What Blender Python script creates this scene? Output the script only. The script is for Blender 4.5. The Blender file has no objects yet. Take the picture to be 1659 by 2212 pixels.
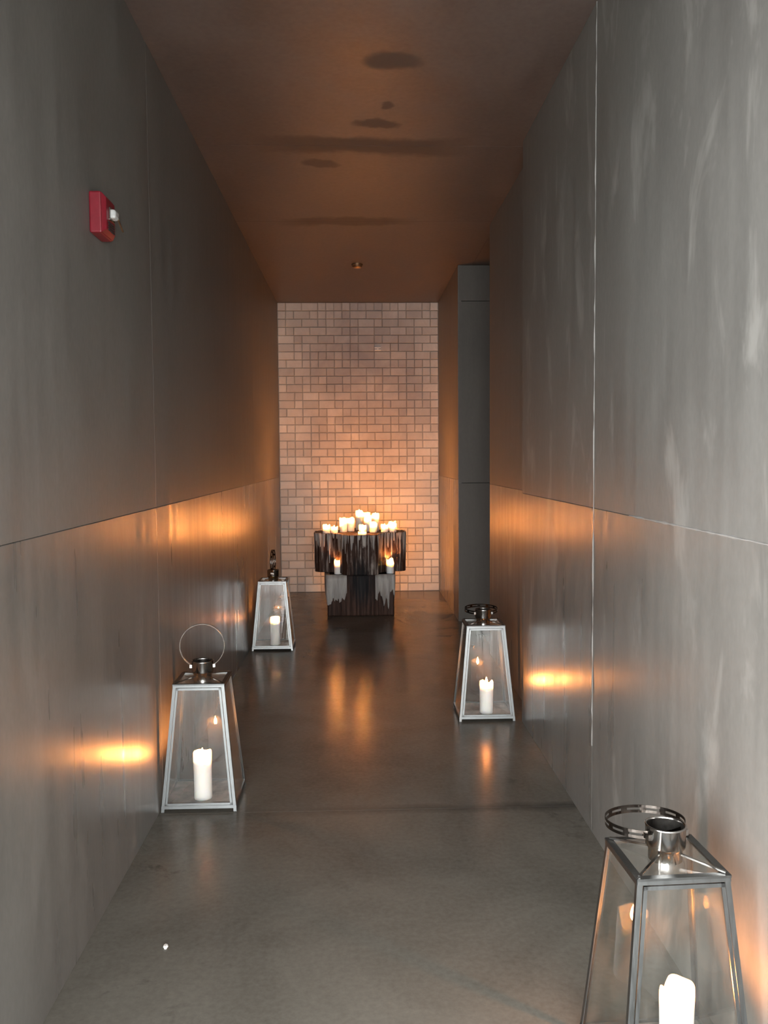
import bpy, math, random
from mathutils import Matrix, Vector
random.seed(7)
PI = math.pi
scene = bpy.context.scene
COL = scene.collection

# ------------------------------------------------------------------ camera
W_IMG, H_IMG, F_PX = 1659, 2212, 1895.8
YAW, PITCH, ROLL = 0.03168, 0.06139, -0.00797
CAM = Vector((0, 0, 1.5))
fw = Vector((math.sin(YAW)*math.cos(PITCH), math.cos(YAW)*math.cos(PITCH), -math.sin(PITCH)))
rt = Vector((math.cos(YAW), -math.sin(YAW), 0)); up = rt.cross(fw)
rt2 = rt*math.cos(ROLL) + up*math.sin(ROLL); up2 = up*math.cos(ROLL) - rt*math.sin(ROLL)
cam_data = bpy.data.cameras.new('camera'); cam = bpy.data.objects.new('camera', cam_data); COL.objects.link(cam)
m = Matrix((rt2, up2, -fw)).transposed().to_4x4(); m.translation = CAM
cam.matrix_world = m
cam_data.sensor_fit = 'HORIZONTAL'; cam_data.sensor_width = 36.0
cam_data.lens = 36.0*F_PX/W_IMG
cam_data.clip_start = 0.05
scene.camera = cam

# ------------------------------------------------------------------ world, daylight, exposure
ENTRY_Y, ENTRY_L, ENTRY_H = -0.55, 1.15, 2.2   # left wall cut short, unseen, to brighten the right; daylight enters behind the camera
world = bpy.data.worlds.new('overcast_sky'); scene.world = world
world.use_nodes = True
bg = world.node_tree.nodes['Background']
bg.inputs[0].default_value = (0.98, 1.0, 0.99, 1); bg.inputs[1].default_value = 9.0
scene.view_settings.view_transform = 'Standard'
scene.view_settings.look = 'None'
scene.view_settings.exposure = 1.1
scene.view_settings.gamma = 1.0
scene.view_settings.use_curve_mapping = False
scene.cycles.max_bounces = 7; scene.cycles.adaptive_threshold = 0.1
FLAME = 950.0            # radiance of a candle flame

XL, XR, HC, YB, ZJ = -0.8486, 0.9294, 3.218, 9.82, 1.298
XREC, YSTEP, YOP0, YOP1, XSIDE = 1.01, 4.88, 6.60, 7.945, 3.2
pd = bpy.data.lights.new('entrance_portal', 'AREA'); pd.shape = 'RECTANGLE'
pd.size = XR-XL; pd.size_y = ENTRY_H; pd.cycles.is_portal = True
po = bpy.data.objects.new('entrance_portal', pd); COL.objects.link(po)
po.location = ((XL+XR)/2, ENTRY_Y-0.02, ENTRY_H/2); po.rotation_euler = (PI/2, 0, 0)   # faces +Y
pd2 = bpy.data.lights.new('side_portal', 'AREA'); pd2.shape = 'RECTANGLE'
pd2.size = ENTRY_L-ENTRY_Y; pd2.size_y = ENTRY_H; pd2.cycles.is_portal = True
po2 = bpy.data.objects.new('side_portal', pd2); COL.objects.link(po2)
po2.location = (XL-0.02, (ENTRY_Y+ENTRY_L)/2, ENTRY_H/2); po2.rotation_euler = (PI/2, 0, -PI/2)   # faces +X

# ------------------------------------------------------------------ helpers
def mesh(name, v, f, smooth=False):
    me = bpy.data.meshes.new(name); me.from_pydata([tuple(p) for p in v], [], f); me.validate(); me.update()
    if smooth:
        for p in me.polygons: p.use_smooth = True
    return me
def obj(name, me, mat, parent=None, loc=None):
    if mat and not me.materials: me.materials.append(mat)
    o = bpy.data.objects.new(name, me); COL.objects.link(o)
    if parent: o.parent = parent
    if loc is not None: o.location = loc
    return o
def tag(o, label=None, cat=None, group=None, kind=None):
    if label: o['label'] = label
    if cat: o['category'] = cat
    if group: o['group'] = group
    if kind: o['kind'] = kind
    return o
def thing(name, loc, label, cat, group=None, rz=0.0):
    o = bpy.data.objects.new(name, None); COL.objects.link(o); o.location = loc; o.rotation_euler = (0, 0, rz)
    o.empty_display_size = 0.05
    return tag(o, label, cat, group)
class MB:
    def __init__(s): s.v, s.f = [], []
    def add(s, v, f):
        n = len(s.v); s.v += [tuple(p) for p in v]; s.f += [[n+i for i in q] for q in f]; return s
    def box(s, x0, x1, y0, y1, z0, z1):
        return s.add([(x, y, z) for z in (z0, z1) for y in (y0, y1) for x in (x0, x1)],
                     [(0,2,3,1), (4,5,7,6), (0,1,5,4), (2,6,7,3), (0,4,6,2), (1,3,7,5)])
    def hexa(s, a, b):       # two quads (lists of four points, same winding)
        return s.add(list(a)+list(b), [(3,2,1,0), (4,5,6,7), (0,1,5,4), (1,2,6,5), (2,3,7,6), (3,0,4,7)])
    def bar(s, p, q, w, up=(0,0,1), h=None):
        p, q = Vector(p), Vector(q); d = (q-p).normalized(); h = h or w
        u = Vector(up); sx = d.cross(u)
        if sx.length < 1e-4: sx = d.cross(Vector((1,0,0)))
        sx.normalize(); sz = sx.cross(d)
        c = [(-1,-1), (1,-1), (1,1), (-1,1)]
        return s.hexa([p+sx*w/2*a+sz*h/2*b for a, b in c], [q+sx*w/2*a+sz*h/2*b for a, b in c])
    def lathe(s, prof, n=32, fn=None, cap=False):
        v = []
        for (r, z) in prof:
            for k in range(n):
                a = 2*PI*k/n
                if fn: rr, zz = fn(r, z, a)
                else: rr, zz = r, z
                v.append((rr*math.cos(a), rr*math.sin(a), zz))
        f = []
        for i in range(len(prof)-1):
            for k in range(n):
                k2 = (k+1) % n
                f.append((i*n+k, i*n+k2, (i+1)*n+k2, (i+1)*n+k))
        return s.add(v, f)
    def build(s, name, mat, parent=None, loc=None, smooth=False, bevel=0):
        o = obj(name, mesh(name, s.v, s.f, smooth), mat, parent, loc)
        if bevel:
            b = o.modifiers.new('bevel', 'BEVEL'); b.width = bevel; b.segments = 2; b.limit_method = 'ANGLE'
        return o

# ------------------------------------------------------------------ materials
class NT:
    def __init__(s, name):
        s.m = bpy.data.materials.new(name); s.m.use_nodes = True; s.t = s.m.node_tree
        s.b = s.t.nodes['Principled BSDF']; s.out = s.t.nodes['Material Output']
    def n(s, typ, **kw):
        o = s.t.nodes.new(typ)
        for k, v in kw.items():
            if k.startswith('i_'):
                key = k[2:]; key = int(key) if key.isdigit() else key
                if isinstance(v, bpy.types.NodeSocket): s.t.links.new(v, o.inputs[key])
                else: o.inputs[key].default_value = v
            else: setattr(o, k, v)
        return o
    def link(s, a, b): s.t.links.new(a, b)
    def set(s, **kw):
        for k, v in kw.items():
            k = k.replace('_', ' ')
            if isinstance(v, bpy.types.NodeSocket): s.link(v, s.b.inputs[k])
            else: s.b.inputs[k].default_value = v
        return s
    def pos(s, scale=(1,1,1), obj=False):
        src = s.n('ShaderNodeTexCoord').outputs['Object'] if obj else s.n('ShaderNodeNewGeometry').outputs['Position']
        return s.n('ShaderNodeVectorMath', operation='MULTIPLY', i_0=src, i_1=scale).outputs[0]
    def noise(s, vec, scale, detail=4, rough=0.55, dist=0.0):
        return s.n('ShaderNodeTexNoise', i_Vector=vec, i_Scale=scale, i_Detail=detail, i_Roughness=rough, i_Distortion=dist).outputs[0]
    def ramp(s, fac, *stops):
        r = s.n('ShaderNodeValToRGB', i_0=fac); e = r.color_ramp.elements
        while len(e) < len(stops): e.new(0.5)
        for q, (p, c) in zip(e, stops): q.position = p; q.color = tuple(c)+(1,) if len(c) == 3 else c
        return r.outputs[0]
    def rng(s, v, a, b, c, d):
        return s.n('ShaderNodeMapRange', i_0=v, i_1=a, i_2=b, i_3=c, i_4=d).outputs[0]
    def mix(s, fac, a, b, blend='MIX'):
        o = s.n('ShaderNodeMix', data_type='RGBA', blend_type=blend)
        for k, v in ((0, fac), (6, a), (7, b)):
            if isinstance(v, bpy.types.NodeSocket): s.link(v, o.inputs[k])
            else: o.inputs[k].default_value = (tuple(v)+(1,) if isinstance(v, tuple) and len(v) == 3 else v)
        return o.outputs[2]
    def math(s, op, a, b=0.0):
        return s.n('ShaderNodeMath', operation=op, i_0=a, i_1=b).outputs[0]
    def bump(s, h, strength, dist=0.01):
        o = s.n('ShaderNodeBump', i_Height=h, i_Strength=strength, i_Distance=dist).outputs[0]
        s.link(o, s.b.inputs['Normal']); return o

def concrete(name, dark, light, rough, patch=0.0, streak=0.5, gloss_streak=0.1, bump=0.12, spec=0.25):
    t = NT(name)
    big = t.noise(t.pos((1,1,0.55)), 1.7, 4, 0.62, 0.4)
    stk = t.noise(t.pos((1,1,0.08)), 13.0, 3, 0.55)
    fine = t.noise(t.pos((1,1,0.5)), 60.0, 2, 0.6)
    mixv = t.math('ADD', t.math('MULTIPLY', big, 1.0-streak), t.math('MULTIPLY', stk, streak))
    mixv = t.math('ADD', t.math('MULTIPLY', mixv, 0.82), t.math('MULTIPLY', fine, 0.18))
    c = t.ramp(mixv, (0.28, dark), (0.70, light))
    if patch > 0:
        pn = t.noise(t.pos((1,1,0.35)), 4.2, 5, 0.62, 0.6)
        pf = t.math('MULTIPLY', t.ramp(pn, (0.56, (0,0,0)), (0.66, (1,1,1))), patch)
        c = t.mix(pf, c, tuple(min(1, x*1.55) for x in light))
    t.set(Base_Color=c, Roughness=t.rng(t.math('ADD', t.math('MULTIPLY', stk, 0.6), t.math('MULTIPLY', big, 0.4)), 0.35, 0.65, max(0.05, rough-gloss_streak), rough+gloss_streak))
    t.b.inputs['Specular IOR Level'].default_value = spec
    return t.m
M = {}
M['con_up'] = concrete('matte_concrete', (0.115,0.112,0.105), (0.21,0.204,0.193), 0.50, 0.0, 0.45, 0.07)
M['con_low'] = concrete('sealed_concrete', (0.105,0.101,0.094), (0.205,0.198,0.186), 0.33, 0.12, 0.3, 0.09, 0.025, 0.26)
M['con_up_r'] = concrete('blotched_concrete', (0.115,0.112,0.105), (0.21,0.204,0.193), 0.48, 0.5, 0.4, 0.08)
M['con_low_r'] = concrete('blotched_sealed_concrete', (0.105,0.101,0.094), (0.205,0.198,0.186), 0.34, 0.42, 0.3, 0.08, 0.025, 0.26)
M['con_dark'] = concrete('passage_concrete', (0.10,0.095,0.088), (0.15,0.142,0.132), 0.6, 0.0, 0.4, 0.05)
M['joint'] = concrete('joint_mortar', (0.05,0.048,0.045), (0.09,0.086,0.08), 0.8)
M['bounce'] = concrete('bounce_paving', (0.36,0.355,0.345), (0.46,0.455,0.44), 0.7)  # kept pale so that it throws daylight up into the passage
M['ridge'] = concrete('cement_ridge', (0.22,0.215,0.205), (0.32,0.31,0.30), 0.5)

def ceiling_mat():
    t = NT('stained_ceiling_concrete')
    big = t.noise(t.pos((1,0.6,1)), 1.6, 6, 0.6, 0.4); fine = t.noise(t.pos(), 40.0, 3, 0.6)
    c = t.ramp(t.math('ADD', t.math('MULTIPLY', big, 0.75), t.math('MULTIPLY', fine, 0.25)), (0.33, (0.085,0.069,0.062)), (0.66, (0.15,0.124,0.113)))
    p = t.n('ShaderNodeNewGeometry').outputs['Position']
    sep = t.n('ShaderNodeSeparateXYZ', i_0=p); X, Y = sep.outputs[0], sep.outputs[1]
    wob = t.noise(t.pos((1.3,1,1)), 2.4, 4, 0.6)
    Yw = t.math('ADD', Y, t.math('MULTIPLY', t.math('SUBTRACT', wob, 0.5), 0.28))
    def band(y0, half, x0, x1, soft=0.03):
        d = t.math('ABSOLUTE', t.math('SUBTRACT', Yw, y0))
        f = t.rng(d, half-soft, half+soft, 1.0, 0.0)
        fx = t.math('MULTIPLY', t.rng(X, x0-0.12, x0+0.12, 0.0, 1.0), t.rng(X, x1-0.12, x1+0.12, 1.0, 0.0))
        return t.math('MULTIPLY', f, fx)
    def blob(x, y, rx, ry):
        dx = t.math('DIVIDE', t.math('SUBTRACT', t.math('ADD', X, t.math('MULTIPLY', t.math('SUBTRACT', wob, 0.5), 0.15)), x), rx)
        dy = t.math('DIVIDE', t.math('SUBTRACT', Yw, y), ry)
        d = t.math('ADD', t.math('MULTIPLY', dx, dx), t.math('MULTIPLY', dy, dy))
        return t.rng(d, 0.6, 1.3, 1.0, 0.0)
    s = band(4.95, 0.12, -0.44, 0.55)
    for q in (band(6.50, 0.10, -0.45, 0.36), blob(0.18, 3.93, 0.12, 0.10), blob(0.17, 4.40, 0.035, 0.05), blob(0.12, 4.63, 0.12, 0.06), blob(-0.19, 5.25, 0.10, 0.07)):
        s = t.math('MAXIMUM', s, q)
    s = t.math('MULTIPLY', s, 0.75)
    c = t.mix(s, c, (0.075,0.066,0.062))
    t.set(Base_Color=c, Roughness=t.math('ADD', t.rng(big, 0.3, 0.7, 0.38, 0.48), t.math('MULTIPLY', s, 0.2)))
    t.b.inputs['Specular IOR Level'].default_value = 0.25
    return t.m
M['ceil'] = ceiling_mat()

def floor_mat():
    t = NT('polished_floor_concrete')
    big = t.noise(t.pos(), 1.3, 6, 0.62, 0.5); fine = t.noise(t.pos(), 50.0, 4, 0.65)
    c = t.ramp(t.math('ADD', t.math('MULTIPLY', big, 0.7), t.math('MULTIPLY', fine, 0.3)), (0.33, (0.10,0.091,0.077)), (0.68, (0.19,0.176,0.153)))
    sp = t.noise(t.pos((1,1,1)), 3.6, 5, 0.7, 0.8)
    st = t.ramp(sp, (0.60, (0,0,0)), (0.68, (1,1,1)))
    X = t.n('ShaderNodeSeparateXYZ', i_0=t.n('ShaderNodeNewGeometry').outputs['Position']).outputs[0]
    edge = t.math('MAXIMUM', t.rng(X, XL+0.03, XL+0.55, 1.0, 0.0), t.rng(X, XR-0.45, XR-0.02, 0.0, 1.0))   # damp dirt gathers along the walls
    f = t.math('MULTIPLY', st, t.math('ADD', 0.02, t.math('MULTIPLY', edge, 0.6)))
    c = t.mix(f, c, (0.05,0.047,0.042))
    Yf = t.n('ShaderNodeSeparateXYZ', i_0=t.n('ShaderNodeNewGeometry').outputs['Position']).outputs[1]
    jl = t.rng(t.math('ABSOLUTE', t.math('ADD', t.math('SUBTRACT', Yf, 3.665), t.math('MULTIPLY', t.math('SUBTRACT', sp, 0.5), 0.10))), 0.005, 0.06, 1.0, 0.0)
    c = t.mix(t.math('MULTIPLY', jl, t.rng(X, -0.3, 0.8, 0.2, 0.75)), c, (0.045,0.042,0.038))     # grime along the slab joint
    t.set(Base_Color=c, Roughness=t.rng(big, 0.3, 0.7, 0.19, 0.26)); t.b.inputs['Specular IOR Level'].default_value = 0.17
    return t.m
M['floor'] = floor_mat()

def soot(t):
    # years of candle smoke: a ragged brown stain over the pedestal, drifting to the right
    S = t.n('ShaderNodeSeparateXYZ', i_0=t.n('ShaderNodeNewGeometry').outputs['Position'])
    w = t.math('SUBTRACT', t.noise(t.pos((1,1,0.8)), 2.6, 6, 0.65, 0.6), 0.5)
    dx = t.math('DIVIDE', t.math('SUBTRACT', S.outputs[0], 0.16), 0.95); dz = t.math('DIVIDE', t.math('SUBTRACT', S.outputs[2], 2.45), 1.35)
    d = t.math('ADD', t.math('ADD', t.math('MULTIPLY', dx, dx), t.math('MULTIPLY', dz, dz)), t.math('MULTIPLY', w, 1.6))
    return t.rng(d, -0.1, 1.15, 0.75, 0.0)
def brick_mat():
    t = NT('whitewashed_brick')
    rnd = t.math('FRACT', t.math('ADD', t.n('ShaderNodeObjectInfo').outputs['Random'], t.n('ShaderNodeNewGeometry').outputs['Random Per Island']))
    big = t.noise(t.pos((1,1,1)), 1.5, 5, 0.6, 0.5); fine = t.noise(t.pos((1,1,1)), 35.0, 4, 0.65)
    v = t.math('ADD', t.math('MULTIPLY', rnd, 0.42), t.math('ADD', t.math('MULTIPLY', big, 0.4), t.math('MULTIPLY', fine, 0.22)))
    c = t.ramp(v, (0.2, (0.48,0.465,0.44)), (0.5, (0.60,0.59,0.56)), (0.8, (0.75,0.745,0.71)))
    c = t.mix(soot(t), c, (0.20,0.19,0.215))
    t.set(Base_Color=c, Roughness=0.6); t.bump(fine, 0.2, 0.006)
    return t.m
M['brick'] = brick_mat()
t = NT('whitewashed_mortar'); t.set(Base_Color=t.mix(soot(t), t.ramp(t.noise(t.pos(), 12, 4), (0.3, (0.48,0.445,0.405)), (0.7, (0.62,0.59,0.54))), (0.18,0.165,0.18)), Roughness=0.75); M['mortar'] = t.m

t = NT('brushed_steel'); g = t.noise(t.pos((60,60,4), True), 3, 3)
t.set(Base_Color=(0.17,0.178,0.18,1), Metallic=1.0, Roughness=t.rng(g, 0.3, 0.7, 0.28, 0.42)); M['steel'] = t.m
t = NT('worn_chrome'); g = t.noise(t.pos((1,1,1), True), 50, 4)
t.set(Base_Color=(0.40,0.385,0.37,1), Metallic=1.0, Roughness=t.rng(g, 0.3, 0.7, 0.10, 0.20)); M['chrome'] = t.m
t = NT('tarnished_ring'); g = t.noise(t.pos((1,1,1), True), 40, 4)
t.set(Base_Color=t.ramp(g, (0.3, (0.06,0.05,0.044)), (0.7, (0.13,0.115,0.105))), Metallic=1.0, Roughness=0.22); M['ring'] = t.m
t = NT('dark_metal'); t.set(Base_Color=t.ramp(t.noise(t.pos((1,1,1), True), 40, 4), (0.3, (0.02,0.019,0.018)), (0.7, (0.06,0.055,0.05))), Metallic=0.7, Roughness=0.35); M['soot'] = t.m
t = NT('scuffed_base_plate'); g = t.noise(t.pos((1,1,1), True), 18, 5, 0.65)
t.set(Base_Color=t.ramp(g, (0.35, (0.09,0.08,0.07)), (0.65, (0.24,0.21,0.18))), Metallic=0.4, Roughness=0.45); M['plate'] = t.m
def glass_mat():
    t = NT('clear_pane_glass')
    bf = t.n('ShaderNodeNewGeometry').outputs['Backfacing']
    fr = t.n('ShaderNodeFresnel', i_0=t.rng(bf, 0.0, 1.0, 1.5, 1.0/1.5))   # same reflectance on both skins of the thin pane
    tr = t.n('ShaderNodeBsdfTransparent', i_0=(0.975,0.98,0.97,1)); gl = t.n('ShaderNodeBsdfGlossy', i_0=(1,1,1,1), i_1=0.0)
    dn = t.noise(t.pos((1,1,0.3), True), 9, 5, 0.65)
    df = t.n('ShaderNodeBsdfDiffuse', i_0=(0.6,0.58,0.54,1))
    dust = t.math('MULTIPLY', t.ramp(dn, (0.45, (0,0,0)), (0.75, (1,1,1))), 0.035)
    m1 = t.n('ShaderNodeMixShader', i_0=dust, i_1=tr.outputs[0], i_2=df.outputs[0])
    m2 = t.n('ShaderNodeMixShader', i_0=fr.outputs[0], i_1=m1.outputs[0], i_2=gl.outputs[0])
    t.link(m2.outputs[0], t.out.inputs[0]); return t.m
M['glass'] = glass_mat()
t = NT('candle_wax'); wn = t.noise(t.pos((1,1,0.4), True), 25, 4)
t.set(Base_Color=t.ramp(wn, (0.3, (0.90,0.89,0.88)), (0.7, (0.94,0.935,0.93))), Roughness=0.45)
t.b.inputs['Subsurface Weight'].default_value = 1.0; t.b.inputs['Subsurface Radius'].default_value = (1.0, 0.88, 0.74); t.b.inputs['Subsurface Scale'].default_value = 0.013
M['wax'] = t.m
t = NT('candle_flame'); t.b.inputs['Base Color'].default_value = (0,0,0,1)
nz = t.n('ShaderNodeSeparateXYZ', i_0=t.n('ShaderNodeTexCoord').outputs['Generated']).outputs[2]
t.set(Emission_Color=t.ramp(nz, (0.0, (1.0,0.31,0.06)), (0.5, (1.0,0.35,0.08)), (1.0, (1.0,0.27,0.045))), Emission_Strength=FLAME); M['flame'] = t.m
t = NT('burnt_wick'); t.set(Base_Color=t.ramp(t.noise(t.pos(), 200, 2), (0.4, (0.01,0.01,0.01)), (0.6, (0.03,0.025,0.02))), Roughness=0.9); M['wick'] = t.m
def timber_mat(name, wax_amt):
    t = NT(name)
    g = t.noise(t.pos((1,1,0.05), True), 46, 5, 0.7, 0.3); b = t.noise(t.pos((1,1,0.35), True), 5, 5, 0.6, 0.4)
    wood = t.ramp(g, (0.35, (0.016,0.008,0.006)), (0.65, (0.075,0.036,0.024)))
    wv = t.math('ADD', t.math('MULTIPLY', g, 0.62), t.math('MULTIPLY', b, 0.38))
    wf = t.math('MULTIPLY', t.ramp(wv, (0.53-wax_amt, (0,0,0)), (0.60-wax_amt, (1,1,1))), 0.85)
    c = t.mix(wf, wood, t.ramp(b, (0.3, (0.23,0.185,0.165)), (0.7, (0.40,0.36,0.33))))
    S = t.n('ShaderNodeSeparateXYZ', i_0=t.n('ShaderNodeTexCoord').outputs['Object'])     # black front patch: soot plus the overhang's shade, put into the colour
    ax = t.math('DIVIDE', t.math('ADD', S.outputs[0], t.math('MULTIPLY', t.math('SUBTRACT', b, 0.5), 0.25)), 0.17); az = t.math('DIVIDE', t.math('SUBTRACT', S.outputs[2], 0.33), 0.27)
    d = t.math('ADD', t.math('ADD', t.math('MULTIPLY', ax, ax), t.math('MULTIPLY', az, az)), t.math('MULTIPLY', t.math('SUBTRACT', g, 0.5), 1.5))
    soot_shade = t.math('MULTIPLY', t.rng(d, 0.2, 1.0, 0.95, 0.0), t.rng(S.outputs[1], -0.2, -0.1, 1.0, 0.0))
    c = t.mix(soot_shade, c, (0.006,0.006,0.008))
    t.set(Base_Color=c, Roughness=t.rng(wv, 0.4, 0.6, 0.75, 0.5)); t.b.inputs['Specular IOR Level'].default_value = 0.2; t.bump(t.math('ADD', g, wf), 0.5, 0.006); return t.m
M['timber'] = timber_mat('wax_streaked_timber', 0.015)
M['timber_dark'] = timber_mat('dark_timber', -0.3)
t = NT('old_wax_runs'); wn = t.noise(t.pos((1,1,0.12), True), 30, 4, 0.6); 
t.set(Base_Color=t.ramp(wn, (0.3, (0.26,0.24,0.225)), (0.7, (0.46,0.44,0.42))), Roughness=0.5); t.bump(wn, 0.4, 0.006)
t.b.inputs['Subsurface Weight'].default_value = 0.15; t.b.inputs['Subsurface Radius'].default_value = (0.02,0.012,0.006); M['oldwax'] = t.m
t = NT('red_enamel'); t.set(Base_Color=t.ramp(t.noise(t.pos((1,1,1), True), 30, 3), (0.3, (0.17,0.008,0.017)), (0.7, (0.21,0.011,0.022))), Roughness=0.4); M['red'] = t.m
t = NT('strobe_lens'); t.set(Base_Color=(0.9,0.93,0.94,1), Roughness=0.08, Transmission_Weight=0.5); t.bump(t.noise(t.pos((1,1,1), True), 60, 2), 0.2, 0.003); M['lens'] = t.m
t = NT('white_enamel'); t.set(Base_Color=t.ramp(t.noise(t.pos(), 40, 3), (0.3, (0.70,0.69,0.66)), (0.7, (0.8,0.79,0.77))), Roughness=0.45); M['white'] = t.m
t = NT('dull_brass'); t.set(Base_Color=t.ramp(t.noise(t.pos(), 60, 3), (0.3, (0.30,0.20,0.12)), (0.7, (0.45,0.32,0.2))), Metallic=0.9, Roughness=0.4); M['brass'] = t.m

# ------------------------------------------------------------------ the setting
TH = 0.30; BK = 0.03     # wall thickness; depth of the panel facing
def panel(parent, mat, axis, plane, sgn, a0, a1, b0, b1, gap=0.0010, depth=BK, bv=0.0015):
    """one cast panel; axis 'x' = wall in a plane x=plane (a along y, b along z), 'z' = slab (a along x, b along y)"""
    a0 += gap/2; a1 -= gap/2; b0 += gap/2; b1 -= gap/2
    if axis == 'x':
        P = lambda d, a, b: (plane + sgn*d, a, b)
    elif axis == 'y':
        P = lambda d, a, b: (a, plane + sgn*d, b)
    else:
        P = lambda d, a, b: (a, b, plane + sgn*d)
    q = lambda d, i: [P(d, a0+i, b0+i), P(d, a1-i, b0+i), P(d, a1-i, b1-i), P(d, a0+i, b1-i)]
    v = q(depth, 0) + q(bv, 0) + q(0, bv)
    f = [(0,1,2,3), (8,11,10,9)]
    for k in range(4):
        k2 = (k+1) % 4
        f += [(k, k+4, k2+4, k2), (k+4, k+8, k2+8, k2+4)]
    return obj('concrete_panel', mesh('concrete_panel', v, f), mat, parent)

# floor: backing and three cast slabs
fl = tag(MB().box(XL-TH, XSIDE+0.3, -6.0, YB+TH, -0.25, -0.03).build('floor', M['joint']), kind='structure')
for y0, y1 in ((ENTRY_Y, 3.665), (3.665, 8.05), (8.05, YB+0.1)):
    panel(fl, M['floor'], 'z', 0.0, -1, XL-0.05, XREC+0.05, y0, y1, 0.0015, bv=0.0004).name = 'floor_slab'
panel(fl, M['floor'], 'z', 0.0, -1, XREC+0.05, XSIDE, YOP0-0.05, YOP1+0.05, 0.004).name = 'floor_slab'
panel(fl, M['bounce'], 'z', 0.0, -1, -5.0, 5.0, -6.0, ENTRY_Y, 0.006).name = 'bounce_terrace'  # unseen ground outside, lightened to bounce daylight onto ceiling and upper walls
# ceiling
ce = tag(MB().box(XL-TH, XSIDE+0.3, ENTRY_Y, YB+TH, HC+0.03, HC+0.3).build('ceiling', M['joint']), kind='structure')
for y0, y1 in ((ENTRY_Y, 4.95), (4.95, 6.50), (6.50, YB+0.1)):
    panel(ce, M['ceil'], 'z', HC, 1, XL-0.05, XREC+0.05, y0, y1, 0.0012).name = 'ceiling_panel'
panel(ce, M['ceil'], 'z', HC, 1, XREC+0.05, XSIDE, YOP0-0.05, YOP1+0.05, 0.004).name = 'ceiling_panel'
# left wall
wl = tag(MB().box(XL-TH, XL-BK, ENTRY_L, YB+TH, -0.03, HC+0.03).build('wall_left', M['joint']), kind='structure')
ys = (ENTRY_L, 3.75, 7.36, YB)
for y0, y1 in zip(ys, ys[1:]):
    panel(wl, M['con_low'], 'x', XL, -1, y0, y1, 0.0, ZJ)
    panel(wl, M['con_up'], 'x', XL, -1, y0, y1, ZJ, HC)
tag(MB().box(XL-TH, XR+TH, ENTRY_Y-TH, ENTRY_Y, ENTRY_H, HC+0.3).build('entrance_shade_lintel', M['con_up']), kind='structure')  # out of view; added so the upper walls and ceiling get less daylight
MB().box(XL-TH, XL, ENTRY_Y, ENTRY_L, ENTRY_H, HC+0.03).build('side_shade_lintel', M['con_up'], wl)  # also unseen, added to limit the height of the light from the left
# right wall: near part, recessed part, side passage, far part
wr = tag(MB().box(XR+BK, XR+TH, ENTRY_Y, YSTEP, -0.03, HC+0.03).build('wall_right', M['joint']), kind='structure')
ys = (ENTRY_Y, 0.2, 3.405, YSTEP)
for y0, y1 in zip(ys, ys[1:]):
    panel(wr, M['con_low_r'], 'x', XR, 1, y0, y1, 0.0, ZJ)
    panel(wr, M['con_up_r'], 'x', XR, 1, y0, y1, ZJ, HC)
def ridge(parent, pts, w, seed):
    """thin uneven fin of cement squeezed out of a formwork joint"""
    r = random.Random(seed); v, f = [], []
    n = 60
    for i in range(n+1):
        p = Vector(pts[0]).lerp(Vector(pts[1]), i/n); d = (Vector(pts[1])-Vector(pts[0])).normalized(); sd = Vector((0, d.z, -d.y))
        ww = w*(0.5+0.8*r.random()); h = 0.004*(0.4+0.9*r.random())
        v += [p-sd*ww, p-sd*ww*0.3-Vector((h,0,0)), p+sd*ww*0.3-Vector((h,0,0)), p+sd*ww]
        if i: b = 4*i; f += [(b-4+k, b-3+k, b+1+k, b+k) for k in range(3)]
    return obj('cement_ridge', mesh('cement_ridge', v, f), M['ridge'], parent)
ridge(wr, ((XR+0.001, 3.405, 0.35), (XR+0.001, 3.405, HC)), 0.006, 3)
ridge(wr, ((XR+0.001, 0.9, ZJ), (XR+0.001, 2.95, ZJ)), 0.005, 5)
wrec = tag(MB().box(XREC+BK, XREC+TH, YSTEP, YOP0, -0.03, HC+0.03).build('wall_right_recess', M['joint']), kind='structure')
panel(wrec, M['con_low_r'], 'x', XREC, 1, YSTEP, YOP0, 0.0, ZJ)
panel(wrec, M['con_up'], 'x', XREC, 1, YSTEP, YOP0, ZJ, HC)
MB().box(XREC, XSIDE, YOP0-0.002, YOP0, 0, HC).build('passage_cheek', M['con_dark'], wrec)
wf = tag(MB().box(XR+BK, XR+TH, YOP1+BK, YB+TH, -0.03, HC+0.03).build('wall_right_far', M['joint']), kind='structure')
panel(wf, M['con_low'], 'x', XR, 1, YOP1, YB, 0.0, ZJ, 0.002)
panel(wf, M['con_up'], 'x', XR, 1, YOP1, YB, ZJ, HC, 0.002)
wj = tag(MB().box(XR+TH, XSIDE+TH, YOP1+BK, YOP1+TH, -0.03, HC+0.03).build('wall_passage', M['joint']), kind='structure')
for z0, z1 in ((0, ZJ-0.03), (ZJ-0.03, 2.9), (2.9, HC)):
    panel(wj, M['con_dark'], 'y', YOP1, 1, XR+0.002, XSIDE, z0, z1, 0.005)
tag(MB().box(XSIDE, XSIDE+TH, YOP0-0.1, YOP1+TH, -0.03, HC+0.03).build('wall_passage_end', M['con_dark']), kind='structure')

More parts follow.
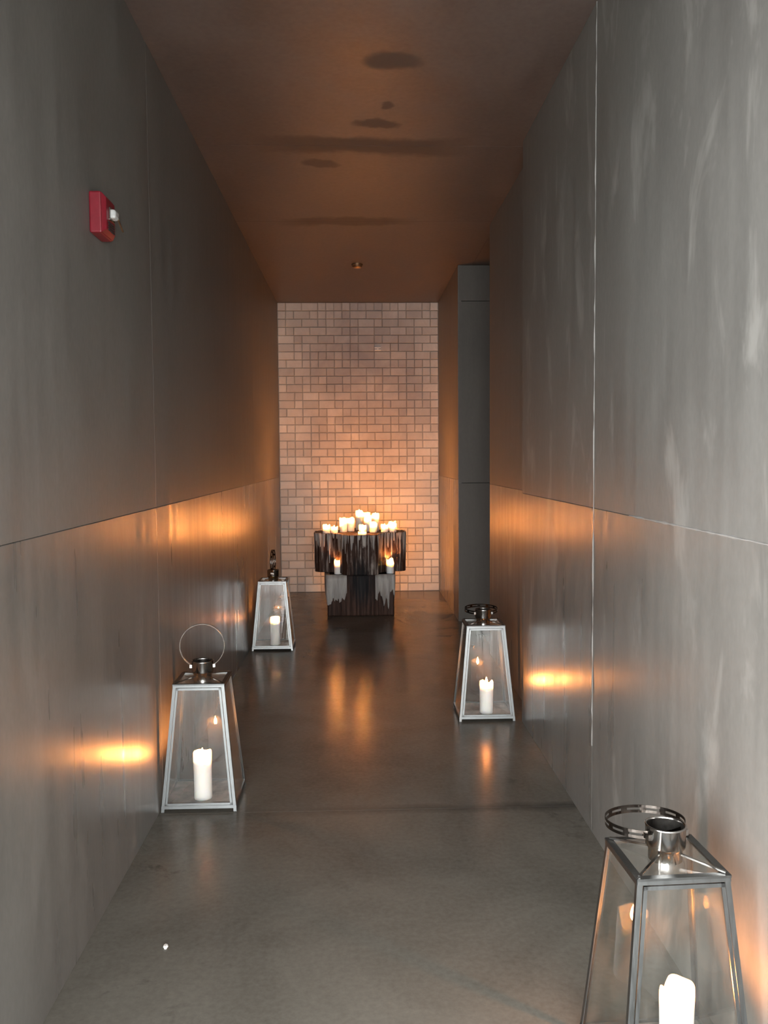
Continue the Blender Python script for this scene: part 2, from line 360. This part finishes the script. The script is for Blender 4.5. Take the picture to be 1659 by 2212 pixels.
# back wall of whitewashed bricks
wb = tag(MB().box(XL-TH, XR+TH, YB+0.03, YB+TH, -0.03, HC+0.03).build('wall_back', M['mortar']), kind='structure')
NC, NR = 20, 36
cw, rh = (XR-XL)/NC, HC/NR
def brick_mesh(w, h):
    j, b, d = 0.0022, 0.005, 0.03
    q = lambda y, i: [(-w/2+i, y, -h/2+i), (w/2-i, y, -h/2+i), (w/2-i, y, h/2-i), (-w/2+i, y, h/2-i)]
    v = q(d, j) + q(0.004, j) + q(0, j+b)
    f = [(8,9,10,11)]
    for k in range(4):
        k2 = (k+1) % 4; f += [(k, k2, k2+4, k+4), (k+4, k2+4, k2+8, k+8)]
    return v, f
rb = random.Random(11); cells = []
for r in range(NR):
    c = 0
    while c < NC:
        n = 2 if (c < NC-1 and rb.random() < 0.42) else 1
        x = XL + (c + n/2)*cw; z = (r+0.5)*rh
        hidden = (-0.42 < x < 0.5 and z < 0.72)
        cells.append((0 if hidden else n, n, x, YB + rb.uniform(-0.001, 0.007), z)); c += n
cells.sort(key=lambda q: (-q[0], abs(q[4]-1.9)+0.5*abs(q[2])))
shared = {n: mesh('brick', *brick_mesh(cw*n, rh)) for n in (1, 2)}
rest = MB()
for i, (_, n, x, y, z) in enumerate(cells):
    if i < 300: obj('brick', shared[n], M['brick'], wb, (x, y, z))
    else:
        v, f = brick_mesh(cw*n, rh); rest.add([(a+x, b+y, c+z) for a, b, c in v], f)
tag(rest.build('brickwork', M['brick'], wb), kind='stuff')

# ------------------------------------------------------------------ candles
def make_candle(loc, h, R, label, group=None, lip=0.35, seed=0, flame=True, tilt=0.0, fh=0.034, cup=0.050):
    t = thing('pillar_candle', loc, label, 'candle', group)
    r = random.Random(seed); ph = [r.uniform(0, 2*PI) for _ in range(4)]; am = [r.uniform(0.4, 1) for _ in range(4)]
    notch = r.uniform(0, 2*PI)
    def fn(rad, z, a):
        k = max(0.0, (z/h-0.55)/0.45)
        wob = sum(am[i]*math.sin((i+1)*a+ph[i]) for i in range(4))/4
        z2 = z
        if z > 0.7*h:
            z2 = z + k*lip*0.02*(wob*1.2 - 1.6*math.exp(-((math.cos(a-notch)-1)**2)/0.02))
        return rad*(1+0.03*wob*k + 0.05*k*lip), z2
    dp = min(cup, h*0.5)
    prof = [(0.0005, 0), (R*0.97, 0), (R, 0.004), (R, h*0.3), (R, h*0.55), (R, h*0.75), (R, h*0.9), (R*0.99, h-0.003), (R*0.95, h), (R*0.89, h-0.002), (R*0.87, h-dp*0.45), (R*0.82, h-dp*0.8), (R*0.66, h-dp), (R*0.3, h-dp*1.05), (0.0005, h-dp*1.05)]
    body = MB().lathe(prof, 36, fn).build('wax_body', M['wax'], t, smooth=True)
    # runs of wax down the side
    zp = h-dp*1.05
    w = MB().lathe([(0.0013, zp-0.002), (0.0013, zp+0.010), (0.0005, zp+0.011)], 8).build('wick', M['wick'], body)
    if flame:
        z0 = zp+0.007
        fk = (fh/0.034)**0.5
        fp = [(r_*fk, z_) for r_, z_ in ((0.0004, z0), (0.0035, z0+0.1*fh), (0.0060, z0+0.28*fh), (0.0064, z0+0.42*fh), (0.0050, z0+0.62*fh), (0.0026, z0+0.82*fh), (0.0004, z0+fh))]
        def ff(rad, z, a): return rad, z
        o = MB().lathe(fp, 6, ff).build('flame', M['flame'], t, smooth=True)
    return t

# ------------------------------------------------------------------ lanterns
BASE, TOP, LH = 0.16, 0.1085, 0.54
def make_lantern(loc, label, rz=0.0, ring_az=0.0, ring_el=90.0):
    t = thing('glass_lantern', loc, label, 'lantern', 'steel lanterns standing along the passage', rz)
    z0, z1 = 0.030, LH-0.004
    hw = lambda z: BASE + (TOP-BASE)*(z-0.0)/(LH)
    def face_rot(k):
        return Matrix.Rotation(k*PI/2, 3, 'Z')
    th = 0.003; sw = 0.013
    # corner posts: an angle of two strips each, running down to the floor as feet
    for k in range(4):
        R = face_rot(k); b = MB()
        def pt(u, z, off):    # on the front face (y = -hw): u measured from the left corner
            h = hw(z); return R @ Vector((-h+u, -h+off, z))
        a = [pt(0, 0, 0), pt(sw, 0, 0), pt(sw, 0, th), pt(0, 0, th)]; c = [pt(0, z1, 0), pt(sw, z1, 0), pt(sw, z1, th), pt(0, z1, th)]
        b.hexa(a, c)
        R2 = R
        def pt2(u, z, off):
            h = hw(z); return R @ Vector((-h+off, -h+u, z))
        a = [pt2(th, 0, 0), pt2(th, 0, th), pt2(sw, 0, th), pt2(sw, 0, 0)]; c = [pt2(th, z1, 0), pt2(th, z1, th), pt2(sw, z1, th), pt2(sw, z1, 0)]
        b.hexa(a, c)
        b.build('corner_post', M['steel'], t)
    # bottom frame with its plate, raised between the feet
    b = MB()
    for k in range(4):
        R = face_rot(k)
        h0, h1 = hw(0.014), hw(0.027)
        q = lambda z, h, o: [R @ Vector((-h, -h-0.001+o, z)), R @ Vector((h, -h-0.001+o, z))]
        A = q(0.014, h0, 0) + q(0.014, h0, 0.006)[::-1]; C = q(0.027, h1, 0) + q(0.027, h1, 0.006)[::-1]
        b.hexa(A, C)
    b.build('base_frame', M['steel'], t)
    MB().box(-hw(0.02)+0.004, hw(0.02)-0.004, -hw(0.02)+0.004, hw(0.02)-0.004, 0.014, 0.019).build('base_plate', M['plate'], t)
    # top frame
    b = MB()
    for k in range(4):
        R = face_rot(k)
        for (za, zb, h, wdt) in ((LH-0.015, LH-0.006, None, 0.004), (LH-0.006, LH, TOP+0.002, 0.016)):
            ha = hw(za) if h is None else h; hb = hw(zb) if h is None else h
            A = [R @ Vector(p) for p in ((-ha, -ha-0.0015, za), (ha, -ha-0.0015, za), (ha-wdt, -ha+wdt, za), (-ha+wdt, -ha+wdt, za))]
            C = [R @ Vector(p) for p in ((-hb, -hb-0.0015, zb), (hb, -hb-0.0015, zb), (hb-wdt, -hb+wdt, zb), (-hb+wdt, -hb+wdt, zb))]
            b.hexa(A, C)
    b.build('top_frame', M['steel'], t)
    # glass: four leaning panes and the flat top pane
    for k in range(4):
        R = face_rot(k); za, zb = 0.026, LH-0.008
        def g(u, z, o): h = hw(z); return R @ Vector((u*(h-0.004), -h+0.0045+o, z))
        MB().hexa([g(-1, za, 0), g(1, za, 0), g(1, za, 0.002), g(-1, za, 0.002)], [g(-1, zb, 0), g(1, zb, 0), g(1, zb, 0.002), g(-1, zb, 0.002)]).build('glass_pane', M['glass'], t)
    MB().box(-TOP+0.015, TOP-0.015, -TOP+0.015, TOP-0.015, LH-0.0055, LH-0.0035).build('top_pane', M['glass'], t)
    # hinged front door: a thin inner frame just proud of the posts
    b = MB(); za, zb = 0.029, LH-0.017; dw = 0.009
    def dpt(s, z, u, o): h = hw(z); return Vector((s*(h-sw-0.002-u), -h-0.003+o, z))
    for s in (-1, 1):
        A = [dpt(s, za, 0, 0), dpt(s, za, dw, 0), dpt(s, za, dw, 0.005), dpt(s, za, 0, 0.005)]; C = [dpt(s, zb, 0, 0), dpt(s, zb, dw, 0), dpt(s, zb, dw, 0.005), dpt(s, zb, 0, 0.005)]
        b.hexa(A, C)
    for z in (za, zb-dw):
        A = [dpt(-1, z, 0, 0), dpt(1, z, 0, 0), dpt(1, z, 0, 0.005), dpt(-1, z, 0, 0.005)]; C = [dpt(-1, z+dw, 0, 0), dpt(1, z+dw, 0, 0), dpt(1, z+dw, 0, 0.005), dpt(-1, z+dw, 0, 0.005)]
        b.hexa(A, C)
    b.build('door_frame', M['steel'], t)
    # open chimney collar on four thin arms
    r0 = 0.047
    collar = MB().lathe([(r0-0.007, LH-0.006), (r0-0.007, LH+0.020), (r0-0.001, LH+0.026), (r0, LH+0.030), (r0, LH+0.074), (r0+0.0015, LH+0.078), (r0-0.002, LH+0.079), (r0-0.0035, LH+0.076), (r0-0.0035, LH+0.030), (r0-0.0105, LH+0.020), (r0-0.0105, LH-0.006), (r0-0.007, LH-0.006)], 48).build('chimney_collar', M['chrome'], t, smooth=True)
    MB().lathe([(r0-0.0037, LH+0.074), (r0-0.0038, LH+0.030), (r0-0.0108, LH+0.020), (r0-0.0108, LH-0.006)], 48).build('dark_lining', M['soot'], collar, smooth=True)  # darker metal skin on the inside of the collar
    for k in range(4):
        a = PI/4 + k*PI/2; c, s = math.cos(a), math.sin(a)
        MB().bar((c*(r0-0.008), s*(r0-0.008), LH+0.014), (c*TOP*1.33, s*TOP*1.33, LH+0.003), 0.006, h=0.004).build('support_arm', M['chrome'], t)
    # carrying ring: twin flat bands joined by spacers, hinged on the collar
    rr = 0.097; b = MB(); n = 64
    for (y0, y1) in ((-0.010, -0.003), (0.003, 0.010)):
        v = []
        for k in range(n):
            a = 2*PI*k/n; c, s = math.cos(a), math.sin(a)
            for (r_, y) in ((rr, y0), (rr, y1), (rr-0.0016, y1), (rr-0.0016, y0)): v.append((r_*c, y, r_*s))
        f = []
        for k in range(n):
            k2 = (k+1) % n
            for i in range(4): f.append((4*k+i, 4*k+(i+1) % 4, 4*k2+(i+1) % 4, 4*k2+i))
        b.add(v, f)
    for k in range(12):
        a0, a1 = 2*PI*(k-0.16)/12, 2*PI*(k+0.16)/12
        q = lambda a, r_, y: (r_*math.cos(a), y, r_*math.sin(a))
        b.hexa([q(a0, rr-0.0004, -0.004), q(a1, rr-0.0004, -0.004), q(a1, rr-0.002, -0.004), q(a0, rr-0.002, -0.004)], [q(a0, rr-0.0004, 0.004), q(a1, rr-0.0004, 0.004), q(a1, rr-0.002, 0.004), q(a0, rr-0.002, 0.004)])
    ring = b.build('carrying_ring', M['ring'], t)
    el = math.radians(ring_el); az = math.radians(ring_az)
    # ring local: axis along y, centre offset 'up' by off; tilt back about local x by (90-el), then turn by azimuth
    off = math.sqrt(rr*rr - (r0+0.002)**2) + 0.004
    Rm = Matrix.Rotation(az, 4, 'Z') @ Matrix.Translation((0, 0, LH+0.055)) @ Matrix.Rotation(-(PI/2-el), 4, 'X') @ Matrix.Translation((0, 0, off))
    ring.matrix_local = Rm
    # hinge lugs
    for s in (-1, 1):
        p = Matrix.Rotation(az, 3, 'Z') @ Vector((s*(r0+0.003), 0, 0))
        MB().box(-0.005, 0.005, -0.013, 0.013, -0.007, 0.007).build('hinge_lug', M['chrome'], collar, (p.x, p.y, LH+0.055)).rotation_euler = (0, 0, az)
    return t

make_lantern((-0.667, 6.98, 0), 'steel glass lantern farthest from view, upright ring seen edge on, by left wall', 0.0, 88, 90)
make_candle((-0.655, 6.955, 0.019), 0.225, 0.038, 'flat topped white pillar candle inside the farthest lantern', 'candles in the lanterns', 0.1, 21, fh=0.04, cup=0.042)
make_lantern((-0.683, 3.84, 0), 'steel glass lantern by left wall with large ring standing upright facing front', 0.0, 6, 90)
make_candle((-0.683, 3.79, 0.019), 0.205, 0.039, 'white pillar candle inside lantern with upright ring by left wall', 'candles in the lanterns', 0.5, 22, fh=0.046, cup=0.034)
make_lantern((0.734, 5.05, 0), 'steel glass lantern at right wall beside the recess, its ring folded flat', 0.0, 0, 4)
make_candle((0.745, 5.0, 0.019), 0.185, 0.039, 'white pillar candle with ragged rim inside lantern beside right wall recess', 'candles in the lanterns', 0.6, 23, fh=0.048, cup=0.03)
make_lantern((0.735, 2.035, 0), 'large nearest steel glass lantern cut off by lower right edge', math.radians(2.5), 12, -4)
make_candle((0.762, 2.02, 0.019), 0.205, 0.040, 'white pillar candle with drooping rim inside the nearest lantern', 'candles in the lanterns', 0.9, 28, fh=0.048, cup=0.032)

# ------------------------------------------------------------------ candle altar
AX, AY, ZL, ZT = 0.035, 8.60, 0.393, 0.78
altar = thing('candle_altar', (AX, AY, 0), 'dark timber pedestal with cross shaped wax streaked top block', 'pedestal')
hb = 0.318
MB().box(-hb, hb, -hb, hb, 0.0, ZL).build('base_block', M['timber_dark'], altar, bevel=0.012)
L, w, fr, ch = 0.44, 0.17, 0.19, 0.045
quarter = [(L, -w+ch), (L, w-ch), (L-ch, w)]
for k in range(0, 9):
    a = math.radians(270 - 90*k/8); quarter.append((w+fr + fr*math.cos(a), w+fr + fr*math.sin(a)))
quarter.append((w, L-ch))
outline = []
for k in range(4):
    c, s = math.cos(k*PI/2), math.sin(k*PI/2)
    for (x, y) in quarter:
        p = (x*c-y*s, x*s+y*c)
        if not outline or (abs(p[0]-outline[-1][0])+abs(p[1]-outline[-1][1]) > 1e-4): outline.append(p)
n = len(outline)
v = [(x, y, ZL+0.012) for x, y in outline] + [(x, y, ZT) for x, y in outline]
f = [tuple(range(n-1, -1, -1)), tuple(range(n, 2*n))] + [(k, (k+1) % n, n+(k+1) % n, n+k) for k in range(n)]
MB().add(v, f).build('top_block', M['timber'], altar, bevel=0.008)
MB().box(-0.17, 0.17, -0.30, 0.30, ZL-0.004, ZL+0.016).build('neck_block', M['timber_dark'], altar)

def arc_path(poly, step=0.008, closed=True):
    out = []
    N = len(poly)
    for i in range(N if closed else N-1):
        a, b = Vector(poly[i]).to_2d(), Vector(poly[(i+1) % N]).to_2d(); d = b-a; k = max(1, int(d.length/step))
        nrm = Vector((d.y, -d.x)).normalized()
        for j in range(k): out.append((a+d*j/k, nrm))
    return out
def wax_curtain(name, path, ztop, length_fn, thick, parent, kind=None, inset=0.035):
    """a skin of wax running down a vertical surface, ragged at its lower edge"""
    b = MB(); rows = 7; v = []; f = []
    lens = [length_fn(i) for i in range(len(path))]
    for i, (p, nr) in enumerate(path):
        Ln = lens[i]
        for k in range(rows):
            u = max(0.0, (k-1)/(rows-2)); tt = thick(i)*(math.sqrt(max(0, 1-u**3)))*(0.5 if k == 0 else 1) + 0.0006
            if k == rows-1: tt = 0.0006
            z = ztop + (0.004 if k == 0 else 0.003 if k == 1 else 0) - Ln*u
            q = p + nr*tt - (nr*inset if k == 0 else nr*0)
            v.append((q.x, q.y, z))
    for i in range(len(path)-1):
        if lens[i] < 0.012 and lens[i+1] < 0.012: continue
        for k in range(rows-1): f.append((i*rows+k, i*rows+k+1, (i+1)*rows+k+1, (i+1)*rows+k))
    b.add(v, f); o = b.build(name, M['oldwax'], parent, smooth=True)
    if kind: o['kind'] = kind
    return o
rd = random.Random(5)
# wide curtains over the two front corners of the base
def corner_path(s):
    pts = [(s*hb, 0.05), (s*hb, -hb), (s*0.125, -hb)] if s < 0 else [(s*0.14, -hb), (s*hb, -hb), (s*hb, 0.05)]
    return arc_path(pts, 0.006, closed=False)
def jag(base, amp, seed, longs):
    r = random.Random(seed); c = {}
    def fn(i):
        j = i//2
        if j not in c: c[j] = base + amp*(r.random()-0.5) + 0.5*amp*math.sin(j*0.45)
        x = c[j]
        for (i0, wd, ex) in longs: x += ex*math.exp(-((i-i0)/wd)**2)
        return max(0.01, x)
    return fn
pl = corner_path(-1); pr = corner_path(1)
wax_curtain('wax_curtain', pl, ZL, jag(0.235, 0.05, 1, ((62, 6, 0.04), (78, 4, 0.03), (93, 4, -0.12))), lambda i: 0.010 + 0.020*max(0, math.sin(i*0.05)), altar)
wax_curtain('wax_curtain', pr, ZL, jag(0.20, 0.07, 2, ((8, 3, -0.06), (14, 2, 0.10), (20, 2.0, 0.16), (27, 2, -0.04))), lambda i: 0.009 + 0.012*max(0, math.sin(i*0.12)), altar)
# thin runs all round the top block
path = arc_path(outline, 0.006)
runs = {}
r2 = random.Random(9); i = 0
while i < len(path):
    wd = r2.choice((1, 2, 2, 3, 4)); ln = r2.choice((0.0, 0.05, 0.09, 0.15, 0.22, 0.30, 0.36))*r2.uniform(0.8, 1.05)
    for k in range(wd): runs[i+k] = ln*(1-0.15*abs(k-(wd-1)/2))
    i += wd
    g = r2.choice((0, 0, 1, 2, 3))
    for k in range(g): runs[i+k] = 0.0
    i += g
wax_curtain('wax_runs', path, ZT, lambda i: max(0.008, runs.get(i, 0)), lambda i: 0.004 + 0.003*math.sin(i*1.7), altar, 'stuff', 0.012)

G1 = 'candles crowded on the top block of the pedestal'
specs = [  # x, y, height, radius, label, seed
 (-0.290, 8.47, 0.085, 0.036, 'leftmost short candle on the pedestal top', 31),
 (-0.215, 8.50, 0.055, 0.036, 'second candle from the left on the pedestal top, very low', 32),
 (-0.128, 8.58, 0.140, 0.036, 'medium candle left of the tall cluster on the pedestal top', 33),
 (-0.055, 8.66, 0.135, 0.036, 'medium candle between the left candles and the tallest candle on pedestal', 34),
 ( 0.030, 8.80, 0.195, 0.036, 'tallest candle standing at the rear middle of the pedestal top', 35),
 ( 0.112, 8.62, 0.150, 0.036, 'candle at the very centre of the pedestal top', 36),
 ( 0.190, 8.70, 0.175, 0.036, 'tall candle right of centre towards the rear of the pedestal', 37),
 ( 0.055, 8.24, 0.028, 0.040, 'burnt down candle stub at the front tip of the pedestal top', 38),
 ( 0.275, 8.53, 0.075, 0.036, 'low candle on the right arm of the pedestal, nearer the centre', 39),
 ( 0.355, 8.53, 0.080, 0.036, 'rightmost low candle on the right arm of the pedestal', 40),
 ( 0.355, 8.64, 0.095, 0.036, 'candle behind the rightmost low candle on the pedestal arm', 41),
 ( 0.060, 8.42, 0.080, 0.036, 'candle just behind the burnt down stub on the pedestal front arm', 42),
 ( 0.165, 8.50, 0.100, 0.036, 'candle front right of centre on the pedestal top', 43),
 ( 0.105, 8.92, 0.170, 0.036, 'candle on the rear arm of the pedestal nearest the brick wall', 44),
]
for (x, y, h, R, lab, sd) in specs:
    make_candle((x, y, ZT), h, R, lab, G1, 0.7, sd, fh={35: 0.055, 37: 0.05}.get(sd, 0.038))
G2 = 'candles on the ledges of the pedestal base'
make_candle((-0.180, 8.36, ZL+0.004), 0.135, 0.036, 'white candle on the left front ledge of the pedestal base', G2, 0.6, 51)
make_candle((0.320, 8.36, ZL+0.004), 0.135, 0.036, 'white candle on the right front ledge of the pedestal base', G2, 0.9, 52)
make_candle((0.305, 8.875, ZL+0.004), 0.10, 0.036, 'candle on the right rear ledge of the pedestal base, behind top block', G2, 0.6, 53, fh=0.11, cup=0.015)

make_candle((-0.235, 8.875, ZL+0.004), 0.10, 0.036, 'candle on the left rear ledge of the pedestal base, behind top block', G2, 0.6, 54, fh=0.042, cup=0.015)
# ------------------------------------------------------------------ small fittings
# fire alarm on the left wall
al = thing('fire_alarm', (XL, 2.965, 2.298), 'red fire alarm strobe mounted high on the left concrete wall', 'fire alarm')
MB().box(0.0, 0.040, -0.066, 0.066, -0.066, 0.066).build('back_box', M['red'], al, bevel=0.006)
q = lambda x, i: [(x, -0.066+i, -0.066+i), (x, 0.066-i, -0.066+i), (x, 0.066-i, 0.066-i), (x, -0.066+i, 0.066-i)]
MB().hexa(q(0.040, 0.002), q(0.052, 0.016)).build('front_cover', M['red'], al, bevel=0.002)
s = MB().box(0.050, 0.072, -0.016, 0.030, -0.008, 0.022).build('strobe_lens', M['lens'], al, bevel=0.008)
MB().box(0.050, 0.056, -0.022, 0.036, -0.014, 0.028).build('reflector', M['chrome'], al, bevel=0.002)
for k in range(4):
    MB().box(0.051, 0.055, -0.034, 0.034, -0.050+k*0.008, -0.0465+k*0.008).build('horn_slot', M['wick'], al)
MB().bar((0.070, 0.022, -0.004), (0.066, 0.095, -0.024), 0.005).build('test_pin', M['brass'], al)
# detector on the ceiling
de = thing('smoke_detector', (0.03, 7.91, HC), 'small round detector on the ceiling above the pedestal', 'detector')
MB().lathe([(0.0005, 0), (0.050, 0), (0.050, -0.010), (0.046, -0.014)], 28).build('base_plate', M['brass'], de, smooth=False)
MB().lathe([(0.046, -0.012), (0.042, -0.026), (0.028, -0.034), (0.0005, -0.035)], 28).build('sensor_dome', M['brass'], de, smooth=True)
# small pale bracket on the bricks
br = thing('wall_bracket', (0.256, YB-0.001, 2.707), 'tiny white double bar bracket high on the brick wall', 'bracket')
for z in (-0.012, 0.012):
    MB().box(-0.036, 0.036, -0.016, 0.0, z-0.006, z+0.006).build('bar', M['white'], br, bevel=0.002)
MB().box(-0.010, 0.010, -0.006, 0.0, -0.016, 0.016).build('mount', M['white'], br)
# crumb of wax on the floor
r3 = random.Random(4); v = []; 
for (a, b) in ((0.007, 0.0), (0.009, 0.004), (0.005, 0.008)):
    for k in range(7): an = 2*PI*k/7; rr_ = a*r3.uniform(0.6, 1.1); v.append((rr_*math.cos(an), 1.7*rr_*math.sin(an), b))
f = [tuple(range(6, -1, -1)), tuple(range(14, 21))] + [(i*7+k, i*7+(k+1) % 7, (i+1)*7+(k+1) % 7, (i+1)*7+k) for i in range(2) for k in range(7)]
tag(obj('wax_crumb', mesh('wax_crumb', v, f), M['white'], None, (-0.601, 2.637, 0.0)), 'small white crumb lying on the floor near the left wall', 'crumb')
